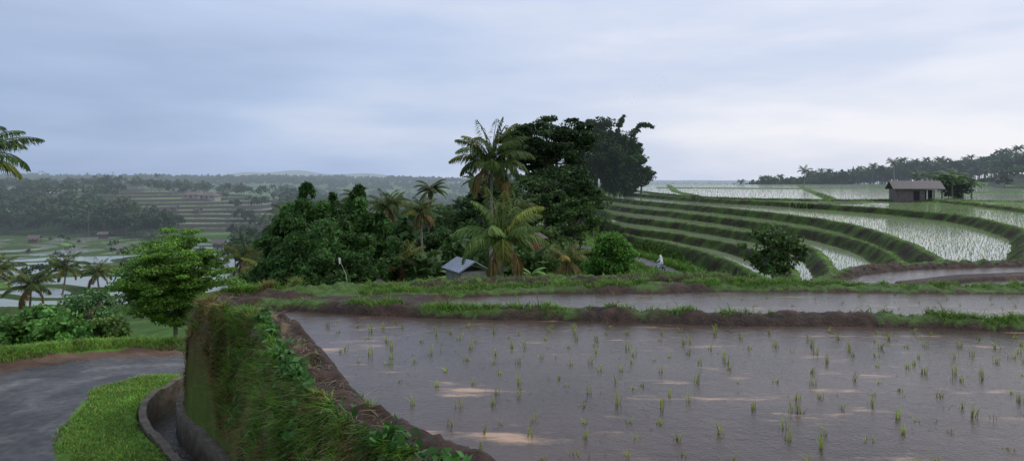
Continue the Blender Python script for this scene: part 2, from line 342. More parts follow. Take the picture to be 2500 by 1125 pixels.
def flat(name,poly,z,mat):
    me=bpy.data.meshes.new(name); me.from_pydata([(a,b,z) for a,b in poly],[],[list(range(len(poly)))]); me.materials.append(mat)
    o=bpy.data.objects.new(name,me); sc.collection.objects.link(o); return o
flat('paddy_water',[(0.6,3.6),(20,1.2),(20,8.0),(12,8.5),(6.5,8.85),(3,9.25),(0,9.5),(-3.2,9.98),(-3.45,9.5),(-2.4,7.4),(-1.5,5.7)],-2.0,M_pw)
xx=np.linspace(-1.6,20,40)
flat('paddy_water',[(a,float(b1(a))) for a in xx]+[(a,float(b2(a))) for a in xx[::-1]],-2.075,M_pw)
flat('paddy_water',[(6,13.2),(22,12.5),(22,18.9),(14,18.8),(10.2,18.0),(7.8,16.1)],-2.53,M_pw)

# concrete irrigation channel
M_conc=plain('mossy_concrete',(.105,.088,.062),.85,.5,6,bump=.03)
B=MB(); P=CHAN; T=np.gradient(P,axis=0); T/=np.linalg.norm(T,axis=1)[:,None]; Nn=np.stack([-T[:,1],T[:,0]],1)
bz=-3.52
for s in (-1,1):
    prof=[(CW,-.75),(CW,0.03),(CW+.10,0.03),(CW+.10,-.75)]
    v=[];
    for i,(p,n_) in enumerate(zip(P,Nn)):
        for o,h in prof: 
            v.append((p[0]+n_[0]*o*s,p[1]+n_[1]*o*s,bz+h+.018*math.sin(i*2.1+s)+.012*math.sin(i*5.3)))
    v=np.array(v); f=[(i*4+k,i*4+k+1,(i+1)*4+k+1,(i+1)*4+k) for i in range(len(P)-1) for k in range(3)]
    B.add(v,f,(.2,.2,.2),0)
v=np.array([(p[0]+n_[0]*o,p[1]+n_[1]*o,bz-.40) for p,n_ in zip(P,Nn) for o in (-CW,CW)])
f=[(2*i,2*i+1,2*i+3,2*i+2) for i in range(len(P)-1)]; B.add(v,f,(.2,.2,.2),1)
B.build('concrete_irrigation_channel',[M_conc,water_mat('channel_water',False,True)])

# ---------------------------------------------------------------- grass
def scatter(n,x0,x1,y0,y1): return x0+(x1-x0)*rng.random(n), y0+(y1-y0)*rng.random(n)
def cdist(x,y): return -pdist(x,y,CREST)[0]
cs=CREST[(CREST[:,0]<1.6)&(CREST[:,1]<11.4)&(CREST[:,1]>2.7)]; seg=np.diff(cs,axis=0); sl_=np.linalg.norm(seg,axis=1); cum=np.concatenate([[0],np.cumsum(sl_)])
NB=250000; u=rng.random(NB)*cum[-1]; si=np.clip(np.searchsorted(cum,u)-1,0,len(seg)-1); fr=(u-cum[si])/sl_[si]
cx=cs[si]+seg[si]*fr[:,None]; nrm=np.stack([-seg[si,1],seg[si,0]],1)/sl_[si][:,None]
dd_=.03-.67*rng.random(NB); x=cx[:,0]-nrm[:,0]*dd_; y=cx[:,1]-nrm[:,1]*dd_
d=cdist(x,y); ch=np.abs(pdist(x,y,CHAN)[0]); z,_,_=terrain(x,y); m=(ch>CW+.06)&(z>-3.6)&(d>-.8)&(d<.04); x,y,z,d=x[m],y[m],z[m],d[m]
cl=fbm(x/.22+z*2,y/.22+z*2,3,1); m=rng.random(len(x))<np.clip(.5+1.7*cl,.08,1); x,y,z,d,cl=x[m],y[m],z[m],d[m],cl[m]
B=MB(); n=len(x); hgt=np.clip((z+3.5)/1.6,0,1); pt=fbm(x/.30+z*1.5,y/.30-z*1.5,3,4)+.6*fbm(x/1.1,y/1.1+z,2,2); dry=sm(-.12,.18,pt+.50*(.66-hgt))[:,None]
dryc=np.where(rng.random((n,1))<.8,dry,.0)
tone=(.6+.9*np.clip(.5+fbm(x/.15+z*3,y/.15,2,2),0,1))[:,None]
col=(vary([.100,.185,.028],n,.5,.25)*(1-dryc)+vary([.20,.148,.055],n,.5)*dryc)*tone
e=.02; gx=(cdist(x+e,y)-d)/e; gy=(cdist(x,y+e)-d)/e
h=(.025+.09*rng.random(n)**1.4)*np.clip(.8+1.6*cl,.4,1.9)*(.7+.4*hgt)*np.where((d>-.12)&(y<8.5),.6,1)
an_=6.28*vn(x/.25,y/.25+z*2,4)
lean=-np.stack([gx,gy],1)*(.02+.06*rng.random(n))[:,None]+rng.normal(size=(n,2))*h[:,None]*.7+np.stack([np.cos(an_),np.sin(an_)],1)*h[:,None]*.5
# drooping blades on the steep face: tips fall back below the root
hh=np.where(rng.random(n)<.35,-h*.6,h)
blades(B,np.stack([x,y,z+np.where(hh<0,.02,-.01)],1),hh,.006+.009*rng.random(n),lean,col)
print('bank blades',n)
nc_=130; u=rng.random(nc_)*cum[-1]; si=np.clip(np.searchsorted(cum,u)-1,0,len(seg)-1); cc=cs[si]+seg[si]*((u-cum[si])/sl_[si])[:,None]; nr_=np.stack([-seg[si,1],seg[si,0]],1)/sl_[si][:,None]
cc=cc+nr_*(.08+.36*rng.random(nc_))[:,None]; kx=34; px_=np.repeat(cc[:,0],kx)+rng.normal(size=nc_*kx)*.035; py_=np.repeat(cc[:,1],kx)+rng.normal(size=nc_*kx)*.035
pz_,_,_=terrain(px_,py_); okc=(np.abs(pdist(px_,py_,CHAN)[0])>CW+.1); px_,py_,pz_=px_[okc],py_[okc],pz_[okc]; k=len(px_); hh=(.09+.15*rng.random(k))*np.where(py_>7.5,1.15,.8)
blades(B,np.stack([px_,py_,pz_],1),hh,.006+.006*rng.random(k),(np.repeat(nr_,kx,axis=0)[okc]*.06)+rng.normal(size=(k,2))*hh[:,None]*.6,vary([.12,.24,.03],k,.4,.25))
m=rng.random(n)<.14; k=m.sum(); blades(B,np.stack([x,y,z],1)[m],np.full(k,.03)-.18*rng.random(k),np.full(k,.006),-np.stack([gx,gy],1)[m]*.12+rng.normal(size=(k,2))*.06,vary([.25,.185,.085],k,.55))
q=fbm(x/.3,y/.3+z,2,5)>.05; mm_=(rng.random(n)<.09)&q&(y<8.8)
leaves(B,np.stack([x,y,z+.07],1)[mm_]+rng.normal(size=(mm_.sum(),3))*.03,.05,vary([.05,.13,.026],mm_.sum(),.35))
B.build('bank_grass',[M_grass])
B=MB(); x,y=scatter(210000,-11,-3.0,7,19); dr=pdist(x,y,ROAD)[0]; ch=np.abs(pdist(x,y,CHAN)[0]); d=cdist(x,y)
ad=np.abs(dr); ok=(ad>1.42+.22*vn(x/.4,y/.4,2))&((dr<0)|(ad>1.9+.35*vn(x/1.2,y/1.2,1)))&(ch>CW+.13)&(d<-.85)&(ad<5)
x,y,dr=x[ok],y[ok],dr[ok]; z,_,_=terrain(x,y); n=len(x); far=(dr>0)
cn=fbm(x/.5,y/.5,3,2)[:,None]; h=np.where(far,.06+.11*rng.random(n),.015+.055*rng.random(n)*(1+1.2*cn[:,0])); 
col=vary([.14,.26,.04],n,.45,.22)*(1+.9*cn); yl=rng.random(n)<.15; col[yl]=vary([.24,.24,.07],yl.sum(),.3)
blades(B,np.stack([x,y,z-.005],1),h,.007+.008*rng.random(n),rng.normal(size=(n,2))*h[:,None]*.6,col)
x,y=scatter(40000,-14,-6,12,21); ok=pdist(x,y,ROAD)[0]>2.; x,y=x[ok],y[ok]; z,_,_=terrain(x,y); n=len(x); h=(.06+.18*rng.random(n))*np.clip(.7+fbm(x/.8,y/.8,2,1),.3,1.3)
blades(B,np.stack([x,y,z],1),h,.012+.015*rng.random(n),rng.normal(size=(n,2))*h[:,None]*.5,vary([.10,.20,.035],n,.4))
B.build('roadside_grass',[M_grass])
B=MB()
for bf,wd,nb,zoff,x0 in ((b1,.24,36000,0,-3.6),(b2,.42,54000,0,-2.6)):
    x=x0+(17-x0)*rng.random(nb); o=rng.normal(size=nb)*wd*.5+(.05 if bf is b1 else .16); y=bf(x)+o
    cl=fbm(x/.3,y/.3,3,3)+.8*fbm(x/1.5,y/1.5,2,1); keep=rng.random(nb)<np.clip((.24 if bf is b1 else .40)+2.0*cl-np.maximum(-o,0)*2.6,0.01,1); x,y,cl=x[keep],y[keep],cl[keep]
    z,_,_=terrain(x,y); k2=z>(-1.98 if bf is b1 else -2.05); x,y,z,cl=x[k2],y[k2],z[k2],cl[k2]; n=len(x); h=.02+.07*rng.random(n)**1.3*np.clip(1+cl,.5,1.9)
    h=np.where(rng.random(n)<.02,h*2.2,h)
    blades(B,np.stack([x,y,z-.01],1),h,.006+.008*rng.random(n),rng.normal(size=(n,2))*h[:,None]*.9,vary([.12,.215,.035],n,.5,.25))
x,y=scatter(60000,-4.8,17,10.3,20); d=cdist(x,y); k2=(d<.3)&(d>-.9); x,y=x[k2],y[k2]; cl=fbm(x/.5,y/.5,3,2); k2=rng.random(len(x))<np.clip(.5+1.4*cl-.5*(x>5.5),.02,1); x,y=x[k2],y[k2]
z,_,_=terrain(x,y); n=len(x); h=.03+.08*rng.random(n)
blades(B,np.stack([x,y,z-.01],1),h,.008+.008*rng.random(n),rng.normal(size=(n,2))*h[:,None]*.6,vary([.12,.22,.035],n,.45,.2))
x,y=scatter(60000,-4.6,1.5,3.6,11); d=cdist(x,y); k2=(d<.34)&(d>0)&(fbm(x/.3,y/.3,2,4)>.30); x,y=x[k2],y[k2]; z,_,_=terrain(x,y); n=len(x); h=.02+.05*rng.random(n)
blades(B,np.stack([x,y,z-.005],1),h,.007+.006*rng.random(n),rng.normal(size=(n,2))*h[:,None],vary([.14,.20,.05],n,.4,.2))
k=5000; x,y=scatter(k,-3.9,-.6,5,10.2); d=cdist(x,y); k2=(d<.34)&(d>-.05); x,y=x[k2],y[k2]; z,_,_=terrain(x,y); n=len(x)
blades(B,np.stack([x,y,z+.005],1),np.full(n,.02),np.full(n,.006),rng.normal(size=(n,2))*.12,vary([.32,.25,.14],n,.4))
B.build('paddy_bund_grass',[M_grass])

def tufts(B,x,y,z,nb,hm,w,spread,c):
    n=len(x); X=np.repeat(x,nb)+rng.normal(size=n*nb)*spread*.25; Y=np.repeat(y,nb)+rng.normal(size=n*nb)*spread*.25
    hh=np.repeat(hm*(.45+.9*rng.random(n)),nb)*(.5+.6*rng.random(n*nb)); P=np.stack([X,Y,np.repeat(z,nb)],1)
    blades(B,P,hh,np.full(n*nb,w),rng.normal(size=(n*nb,2))*hh[:,None]*.25+np.repeat(rng.normal(size=(n,2))*.025,nb,axis=0),vary(c,n*nb,.35,.15))
B=MB(); a,b=np.meshgrid(np.arange(-4,14,.36),np.arange(3.4,10,.34)); a=a+.18*b; a=a.ravel()+rng.normal(size=a.size)*.075; b=b.ravel()+rng.normal(size=b.size)*.08
d=cdist(a,b); k2=(d>.62)&(b<b1(a)-.5)&(rng.random(len(a))<.82); tufts(B,a[k2],b[k2],np.full(k2.sum(),-2.02),8,.115,.0075,.06,[.26,.32,.04])
k3=k2&(rng.random(len(a))<.35); nn_=k3.sum(); tufts(B,a[k3]+rng.normal(size=nn_)*.08,b[k3]+rng.normal(size=nn_)*.1,np.full(nn_,-2.02),3,.07,.005,.08,[.17,.17,.06])
a,b=np.meshgrid(np.arange(-1,16,.35),np.arange(9,12.5,.33)); a=a.ravel()+rng.normal(size=a.size)*.07; b=b.ravel()+rng.normal(size=b.size)*.06
k2=(b>b1(a)+.45)&(b<b2(a)-.5)&(rng.random(len(a))<.5)&(a>0); tufts(B,a[k2],b[k2],np.full(k2.sum(),-2.09),6,.075,.006,.05,[.2,.26,.04])
x,y=scatter(420,-2,9,4.5,8.8); k2=(cdist(x,y)>.6)&(y<b1(x)-.5); n=k2.sum(); a_=rng.random(n)*6.28
blades(B,np.stack([x[k2],y[k2],np.full(n,-1.995)],1),np.full(n,.012),np.full(n,.006),np.stack([np.cos(a_),np.sin(a_)],1)*.12,vary([.14,.10,.06],n,.6))
B.build('rice_seedlings',[M_grass])
B=MB()
for (x0,x1,y0,y1,sp,hm,w,c,kp) in ((14,85,35,115,.45,.17,.028,[.15,.28,.045],.92),(18,270,115,380,1.2,.17,.07,[.16,.27,.06],.75)):
    a,b=np.meshgrid(np.arange(x0,x1,sp),np.arange(y0,y1,sp)); a=a.ravel()+rng.normal(size=a.size)*sp*.1; b=b.ravel()+rng.normal(size=b.size)*sp*.1
    f_=(np.abs(a/b)<.85); a,b=a[f_],b[f_]
    z,k,_=terrain(a,b); m=(k==1)&(rng.random(len(a))<kp); tufts(B,a[m],b[m],z[m],3,hm,w,.12,c); print('terr tufts',m.sum())
B.build('terrace_rice_seedlings',[M_grass])
B=MB(); x,y=scatter(240000,5,95,28,170); z,k,_=terrain(x,y); kk=fbm(x/1.2,y/1.2,3,2); m=(k==0)&(rng.random(len(x))<np.clip(.45+1.2*kk,.05,1))
x,y,z=x[m],y[m],z[m]; n=len(x); h=.05+.14*rng.random(n)*np.clip(y/60,.6,1.6)
blades(B,np.stack([x,y,z-.03],1),h,.025+.05*rng.random(n)*np.clip(y/70,.5,2),rng.normal(size=(n,2))*h[:,None]*.7,vary([.072,.135,.024],n,.55,.15))
x,y=scatter(60000,-12,22,45,100); z,k,_=terrain(x,y); m=(k==0)&(z<-9.8); x,y,z=x[m],y[m],z[m]; n=len(x); h=.3+.8*rng.random(n)*np.clip(.5+fbm(x/3,y/3,2,1),.2,1.2)
blades(B,np.stack([x,y,z-.03],1),h,.08+.08*rng.random(n),rng.normal(size=(n,2))*h[:,None]*.4,vary([.10,.20,.03],n,.4,.15))
B.build('terrace_bank_grass',[M_grass])

# ---------------------------------------------------------------- trees
BARK=(.14,.12,.10)
def rdir(n):
    d=rng.normal(size=(n,3)); return d/np.linalg.norm(d,axis=1)[:,None]
def crown(B,c,R,Rz,ncl,nl,ls_,col,flat=.6,rc=.3,limbs=None,inner=.45,up=.5):
    c=np.array(c,float); D=rdir(ncl); rad=(inner+(1-inner)*rng.random(ncl)**.6)[:,None]; cen=c+D*rad*np.array([R,R,Rz])
    for i in range(ncl):
        r=R*rc*(.6+.8*rng.random()); k=int(nl*(.6+.8*rng.random())); d=rdir(k); s=(rng.random(k)**.4)[:,None]
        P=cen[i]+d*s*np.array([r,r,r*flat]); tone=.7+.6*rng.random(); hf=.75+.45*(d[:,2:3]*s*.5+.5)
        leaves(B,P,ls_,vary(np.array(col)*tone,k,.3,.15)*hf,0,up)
    if limbs is not None:
        for i in range(0,ncl,max(1,ncl//18)):
            p0=np.array(limbs); p1=cen[i]; mid=(p0+p1)/2+np.array([0,0,-.06*np.linalg.norm(p1-p0)])
            tube(B,[p0,mid,p1],[R*.035,R*.022,R*.008],BARK,1,5)
    return cen
def tree(name,x,y,topz,R,crz,col=(.035,.07,.018),ncl=60,nl=130,ls_=.3,flat=.6,rc=.3,trunk=.25,lean=(0,0),inner=.45,up=.5,extra=()):
    z0=gz(x,y)-.3; B=MB(); cz=topz-crz; bx,by=x+lean[0],y+lean[1]
    j=[(x,y,z0),(x+lean[0]*.3+.1,y,z0+(cz-crz*.4-z0)*.5),(bx,by,cz-crz*.3),(bx,by,cz+crz*.4)]
    tube(B,j,[trunk*1.3,trunk,trunk*.8,trunk*.3],BARK,1,9)
    crown(B,(bx,by,cz),R,crz,ncl,nl,ls_,col,flat,rc,(bx,by,cz-crz*.45),inner,up)
    for (ex,ey,ez,er,erz,en) in extra: crown(B,(ex,ey,ez),er,erz,en,nl,ls_,col,flat,rc,(bx,by,cz-crz*.45),inner,up)
    return B.build(name,[M_leaf,M_bark])
def W(px,py,Y): return ((px-1250)/F*Y,Y,-(py-430)/F*Y)   # image pixel at a chosen distance -> world point
def palm(name,x,y,topz,Lf,nfr=20,seed=0,lean=(0,0),brown=.15,col=(.06,.085,.022),z0=None,tr=.16,nuts=True,stiff=0):
    r=np.random.default_rng(seed); B=MB(); z0=gz(x,y)-.2 if z0 is None else z0
    H=topz-z0; tt=np.linspace(0,1,10)
    pts=[(x-lean[0]*(1-t)**2,y-lean[1]*(1-t)**2,z0+H*t) for t in tt]
    tube(B,pts,np.interp(tt,[0,.1,1],[tr*1.7,tr,tr*.7]),(.22,.20,.17),1,8)
    for k in range(nfr):
        a=k*2.39996+r.random()*.3; q=(k+.5)/nfr; dead=(q>1-brown); e=math.radians(86-88*q-(28 if dead else 0)+r.normal()*6)
        L=Lf*(.75+.25*math.sin(math.pi*min(1,q*1.2)))*(.9+.2*r.random()); ns=12; p=np.array([x,y,topz]); P=[p.copy()]; hd=np.array([math.cos(a),math.sin(a),0]); droop=math.radians(4.2+7.2*q+r.random()*3)
        if k<stiff: droop*=.45; L=Lf*.95; e=math.radians(86-6*k)
        side=np.array([-hd[1],hd[0],0])
        for s in range(ns):
            dd=hd*math.cos(e)+np.array([0,0,math.sin(e)]); p=p+dd*L/ns; P.append(p.copy()); e-=droop*(.35+s/ns)
            e=max(e,math.radians(-82))
        P=np.array(P); c=np.array((.15,.11,.045) if dead else col)*(.8+.5*r.random())
        if not dead and r.random()<.25: c=c*np.array([1.9,1.4,1.1])
        tube(B,P,np.linspace(.045,.012,len(P))*Lf/3.5,c*1.3,0,4)
        m=54; u=np.linspace(.1,1,m); idx=u*ns; i0=np.minimum(idx.astype(int),ns-1); fr=(idx-i0)[:,None]; Q=P[i0]*(1-fr)+P[i0+1]*fr; T=P[i0+1]-P[i0]; T/=np.linalg.norm(T,axis=1)[:,None]
        for sgn in (-1,1):
            ll=(Lf*.24*np.sin(np.pi*np.clip(u*.85+.12,0,1))**.7*(.85+.3*r.random(m)))[:,None]
            D=side*sgn*.75+T*.55+np.array([0,0,-.55])+r.normal(size=(m,3))*.1; D/=np.linalg.norm(D,axis=1)[:,None]
            wv=np.cross(D,side*sgn*.3+np.array([0,0,1.])); wv/=np.linalg.norm(wv,axis=1)[:,None]+1e-9
            wd=.034*Lf/3.5*1.25
            mid=Q+D*ll*.45; tip=Q+D*ll+np.array([0,0,-.25])*ll
            V=np.stack([Q,mid+wv*wd,tip,mid-wv*wd],1).reshape(-1,3); i=np.arange(m)*4
            B.add(V,np.stack([i,i+1,i+2,i+3],1),np.repeat(np.clip(c*(.7+.6*r.random((m,1))),0,1),4,axis=0),0)
    if nuts:
        for k in range(9):
            a=r.random()*6.28; c0=np.array([x+math.cos(a)*.28,y+math.sin(a)*.28,topz-.25-.25*r.random()])
            tube(B,[c0+(0,0,.14),c0+(0,0,.09),c0,c0-(0,0,.09),c0-(0,0,.14)],[.02,.1,.13,.1,.02],(.14,.12,.04),1,6)
    return B.build(name,[M_leaf,M_bark])
def bamboo(name,x,y,R,topz,n,col=(.04,.085,.018),ls_=.28,spread=1.,dens=1.,baseR=.35,flatk=.35):
    z0=gz(x,y)-.3; B=MB()
    for k in range(n):
        a=rng.random()*6.283; r0=rng.random()**.5*R*baseR; rt=(.15+.85*rng.random()**.7)*R*spread; H=(topz-z0)*(.62+.38*rng.random()); H*=(1-flatk*(rt/R)**2)
        p0=np.array([x+math.cos(a)*r0,y+math.sin(a)*r0,z0]); P=[]
        for t in np.linspace(0,1,9):
            out=(t**2.2)*(rt-r0*.5); zz=H*(math.sin(min(t*1.18,1.18)*math.pi/2*.93))/math.sin(math.pi/2*.93)-(max(0,t-.82)*H*.45)
            P.append((p0[0]+math.cos(a)*out,p0[1]+math.sin(a)*out,z0+zz))
        P=np.array(P); tube(B,P,np.linspace(.06,.015,9),(.09,.12,.04),1,5)
        m=int(16*dens); tone=.65+.7*rng.random()
        for u in np.linspace(.18,1,m):
            i=min(int(u*8),7); q=P[i]+(P[i+1]-P[i])*(u*8-i); rc=.75*(1.15-.6*u)*R/4; kk=int(46*dens)
            d=rdir(kk)*(rng.random((kk,1))**.5)*np.array([rc,rc,rc*.8]); d[:,2]-=.25*rc
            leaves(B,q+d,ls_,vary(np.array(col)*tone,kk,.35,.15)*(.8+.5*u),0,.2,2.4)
    return B.build(name,[M_leaf,M_bark])

x,y,z=W(1200,402,55); palm('coconut_palm',x,y,z,4.3,28,3,(.15,0),.14,(.055,.085,.02),stiff=4)
x,y,z=W(1225,590,42); palm('coconut_palm',x,y,z,3.9,22,5,(.0,0),.18,(.08,.125,.03),stiff=3)
x,y,z=W(1028,520,78); palm('coconut_palm',x,y,z,3.0,18,6,(-.6,0),.3,(.07,.095,.025))
x,y,z=W(945,505,88); palm('coconut_palm',x,y,z,3.4,18,8,(.4,0),.15)
x,y,z=W(1385,640,48); palm('coconut_palm',x,y,z,2.3,16,9,(0,0),.35,(.11,.12,.035),nuts=False)
x,y,z=W(985,640,62); palm('coconut_palm',x,y,z,3.0,16,10,(0,0),.2,(.07,.1,.03))
x,y,z=W(160,655,112); palm('coconut_palm',x,y,z,3.9,18,11,(.6,0),.12)
x,y,z=W(238,668,118); palm('coconut_palm',x,y,z,3.7,18,12,(-.3,0),.15)
x,y,z=W(75,700,88); palm('coconut_palm',x,y,z,4.2,18,13,(.3,0),.15)
x,y,z=W(598,630,92); palm('coconut_palm',x,y,z,3.8,18,14,(.3,0),.2)
x,y,z=W(-5,660,100); palm('coconut_palm',x,y,z,3.9,18,15)
x,y,z=W(-85,400,24); palm('coconut_palm',x,y,z,2.5,22,16,(0,0),.25,(.05,.08,.02),tr=.13)
x,y,z=W(245,770,62); palm('coconut_palm',x,y,z,2.5,14,17,(0,0),.35,nuts=False)
x,y,z=W(1250,520,66); palm('coconut_palm',x,y,z,3.1,16,18,(0,0),.2,(.07,.1,.03))
x,y,z=W(650,670,70); palm('coconut_palm',x,y,z,3.2,16,19,(0,0),.2,(.07,.1,.03))
x,y,z=W(1965,418,300); palm('coconut_palm',x,y,z,4.0,14,21,(.5,0),.1,(.04,.06,.02),tr=.25)
x,y,z=W(2182,398,290); palm('coconut_palm',x,y,z,4.0,14,22,(-.5,0),.1,(.04,.06,.02),tr=.25)

DK=(.026,.048,.016)
x,y,z=W(1335,285,105); tree('rain_tree',x,y,z,6.6,5.0,DK,115,130,.28,.42,.24,.45,extra=[(x-4,y-2,z-5.0,4.2,3.0,46),(x+4.5,y+1,z-2.9,3.6,2.6,40)])
x,y,z=W(1290,425,92); tree('broadleaf_tree',x,y,z,4.8,3.6,(.034,.062,.018),70,130,.26,.5,.3,.3)
x,y,z=W(1205,430,98); tree('broadleaf_tree',x,y,z,2.9,3.4,(.038,.07,.02),40,120,.26,.55,.33,.25)
x,y,z=W(1375,400,98); tree('broadleaf_tree',x,y,z,5.0,4.6,(.03,.06,.018),85,130,.26,.5,.3,.3)
x,y,z=W(1455,292,185); tree('broadleaf_tree',x,y,z,8.4,8.2,DK,125,150,.42,.6,.27,.5)
x,y,z=W(1525,335,190); tree('broadleaf_tree',x,y,z,5.8,6.4,(.024,.05,.016),70,140,.4,.6,.3,.35)
x,y,z=W(1500,318,188); bamboo('bamboo_clump',x,y,8.6,z,36,(.028,.058,.017),.46,1.,1,.3)
x,y,z=W(1565,405,192); tree('broadleaf_tree',x,y,z,3.6,3.0,(.03,.06,.018),36,120,.4,.6,.33,.25)
def plume(B,pts,col,R0,ls_=.26):
    P=catmull(pts,4); tube(B,P,np.linspace(.12,.04,len(P))*R0/.9,(.06,.09,.03),1,5)
    for i,u in enumerate(np.linspace(0,1,34)):
        j=u*(len(P)-1); a=min(int(j),len(P)-2); q=P[a]+(P[a+1]-P[a])*(j-a)+rng.normal(size=3)*R0*.2; k=int(20+36*rng.random()); rc=R0*(.55+.7*rng.random())*(1-.35*u)
        leaves(B,q+rdir(k)*(rng.random((k,1))**.5)*rc*np.array([1,1,.6])+np.array([0,0,-.3*rc]),ls_,vary(np.array(col)*(.7+.6*rng.random()),k,.3,.15),0,.2,2.6)
B=MB(); plume(B,[W(1510,440,186),W(1512,380,186),W(1508,320,186),W(1522,284,186)],(.03,.06,.018),.95,.40)
plume(B,[W(1525,450,186),W(1532,380,186),W(1545,325,186),W(1568,303,186),W(1588,305,186)],(.03,.06,.018),1.3,.40)
plume(B,[W(1540,470,186),W(1560,440,186),W(1580,412,186)],(.03,.06,.018),1.2,.40)
plume(B,[W(1530,470,186),W(1545,400,186),W(1562,365,186)],(.03,.06,.018),1.5,.40)
B.build('bamboo_clump',[M_leaf,M_bark])
x,y,z=W(1400,480,88); tree('broadleaf_tree',x,y,z,3.4,3.3,(.045,.085,.022),50,120,.23,.55,.32,.2)
x,y,z=W(1445,455,125); tree('broadleaf_tree',x,y,z,3.2,2.6,(.055,.095,.025),34,110,.26,.55,.35,.15)
x,y,z=W(1350,560,80); tree('broadleaf_tree',x,y,z,2.4,2.0,(.045,.08,.02),30,110,.2,.6,.35,.12)

BC=(.036,.080,.019)
x,y,z=W(800,462,60); bamboo('bamboo_clump',x,y,5.0,z,70,BC,.22,1.,1.05,.6,.25)
x,y,z=W(712,505,58); bamboo('bamboo_clump',x,y,2.9,z,34,(.032,.07,.018),.2,1.,1,.5,.25)
x,y,z=W(890,500,58); bamboo('bamboo_clump',x,y,3.0,z,36,(.034,.075,.018),.2,1.,1,.5,.25)
B=MB()
for pts in ([W(735,560,60),W(738,500,60),W(742,462,60),W(752,450,60),W(766,472,60)],[W(845,560,60),W(858,500,60),W(868,465,60),W(880,458,60),W(886,485,60)],[W(800,560,60),W(808,500,60),W(815,475,60)],[W(930,600,59),W(925,550,59),W(918,525,59)]):
    plume(B,pts,(.04,.085,.021),.36,.22)
B.build('bamboo_clump',[M_leaf,M_bark])
for px,py,Y,R,rz,c in ((770,535,52,3.4,4.0,(.038,.086,.019)),(870,575,52,2.4,3.6,(.042,.092,.02)),(690,560,54,1.9,4.5,(.036,.078,.018)),(820,620,49,3.0,1.8,(.036,.078,.018)),(960,590,70,3.2,2.6,(.036,.072,.02)),(1080,560,85,3.6,2.6,(.034,.068,.019)),(1140,520,100,3.4,3.4,(.034,.066,.019)),(640,650,62,1.8,2.2,(.04,.08,.02))):
    x,y,z=W(px,py,Y); tree('broadleaf_tree',x,y,z,R,rz,c,64,150,.17*max(1,Y/62),.7,.28,.15)

x,y,z=W(425,560,42); tree('albizia_tree',x,y,z,3.1,2.9,(.088,.17,.026),140,190,.10,.30,.25,.13,inner=.3,extra=[(x+1.6,y-.5,z-2.6,1.9,1.2,40),(x-1.0,y-.5,z-3.7,2.3,1.5,54),(x+.6,y,z-4.8,2.3,1.3,40)])
x,y,z=W(590,690,30); tree('shrub',x,y,z,1.0,.8,(.10,.18,.03),26,120,.09,.6,.35,.05)
for px,py,Y,R,rz,c,l in ((70,748,22,1.25,.95,(.07,.155,.034),.12),(-40,770,21,1.0,.9,(.065,.145,.03),.12),(150,775,20.5,.8,.7,(.075,.165,.035),.11),(215,705,25,.9,.9,(.075,.15,.05),.08),(265,770,24,.65,.7,(.09,.15,.04),.08)):
    x,y,z=W(px,py,Y); tree('shrub',x,y,z,R,rz,c,34,120,l,.7,.36,.05)
x,y,z=W(1487,572,60); tree('round_bush',x,y,z,2.25,2.2,(.07,.16,.026),80,150,.15,.75,.27,.12,inner=.5,extra=[(x-.6,y-.3,z-3.0,1.9,1.2,30)])
x,y,z=W(1884,552,50); tree('mango_tree',x,y,z,2.35,1.9,(.05,.088,.024),64,60,.18,.6,.25,.1,inner=.3,extra=[(x,y,z-2.8,1.6,1.0,20)])
def banana(name,x,y,H,seed,col=(.09,.17,.035)):
    r=np.random.default_rng(seed); B=MB(); z0=gz(x,y)-.1; tube(B,[(x,y,z0),(x,y,z0+H*.45),(x,y,z0+H*.6)],[.16,.12,.07],(.12,.14,.05),1,7)
    for k in range(9):
        a=k*2.4+r.random(); e=math.radians(75-50*k/9); L=H*(.55+.1*r.random()); p=np.array([x,y,z0+H*.55]); hd=np.array([math.cos(a),math.sin(a),0]); sd=np.array([-hd[1],hd[0],0]); V=[]; n=8
        for s in range(n+1):
            wv=.02+H*.085*math.sin(math.pi*min(1,max(0,(s-1)/(n-1))))**.6; V+= [p-sd*wv-np.array([0,0,wv*.3]),p,p+sd*wv-np.array([0,0,wv*.3])]
            p=p+(hd*math.cos(e)+np.array([0,0,math.sin(e)]))*L/n; e-=math.radians(14)
        f=[]
        for s in range(n): b=s*3; f+= [(b,b+1,b+4,b+3),(b+1,b+2,b+5,b+4)]
        B.add(V,f,np.array(col)*(.8+.5*r.random()),0)
    return B.build(name,[M_leaf,M_bark])
for i,(px,Y,H) in enumerate(((1020,47,3.4),(1055,48,3.2),(1085,50,3.0),(1000,52,3.4),(1110,58,3.8),(900,49,3.0),(1300,60,3.4),(620,45,3.2))): banana('banana_plant',(px-1250)/F*Y,Y,H,i)
for i,(px,Y,H) in enumerate(((2300,139,6.5),(2325,137,7.4),(2350,141,6.0),(2372,139,5.0),(2280,144,7.4))): banana('banana_plant',(px-1250)/F*Y,Y,H,20+i,(.045,.08,.022))
x,y=(2330-1250)/F*143,143; tree('shrub',x,y,gz(x,y)+4.2,3.2,2.0,(.03,.055,.018),30,80,.32,.6,.35,.08)

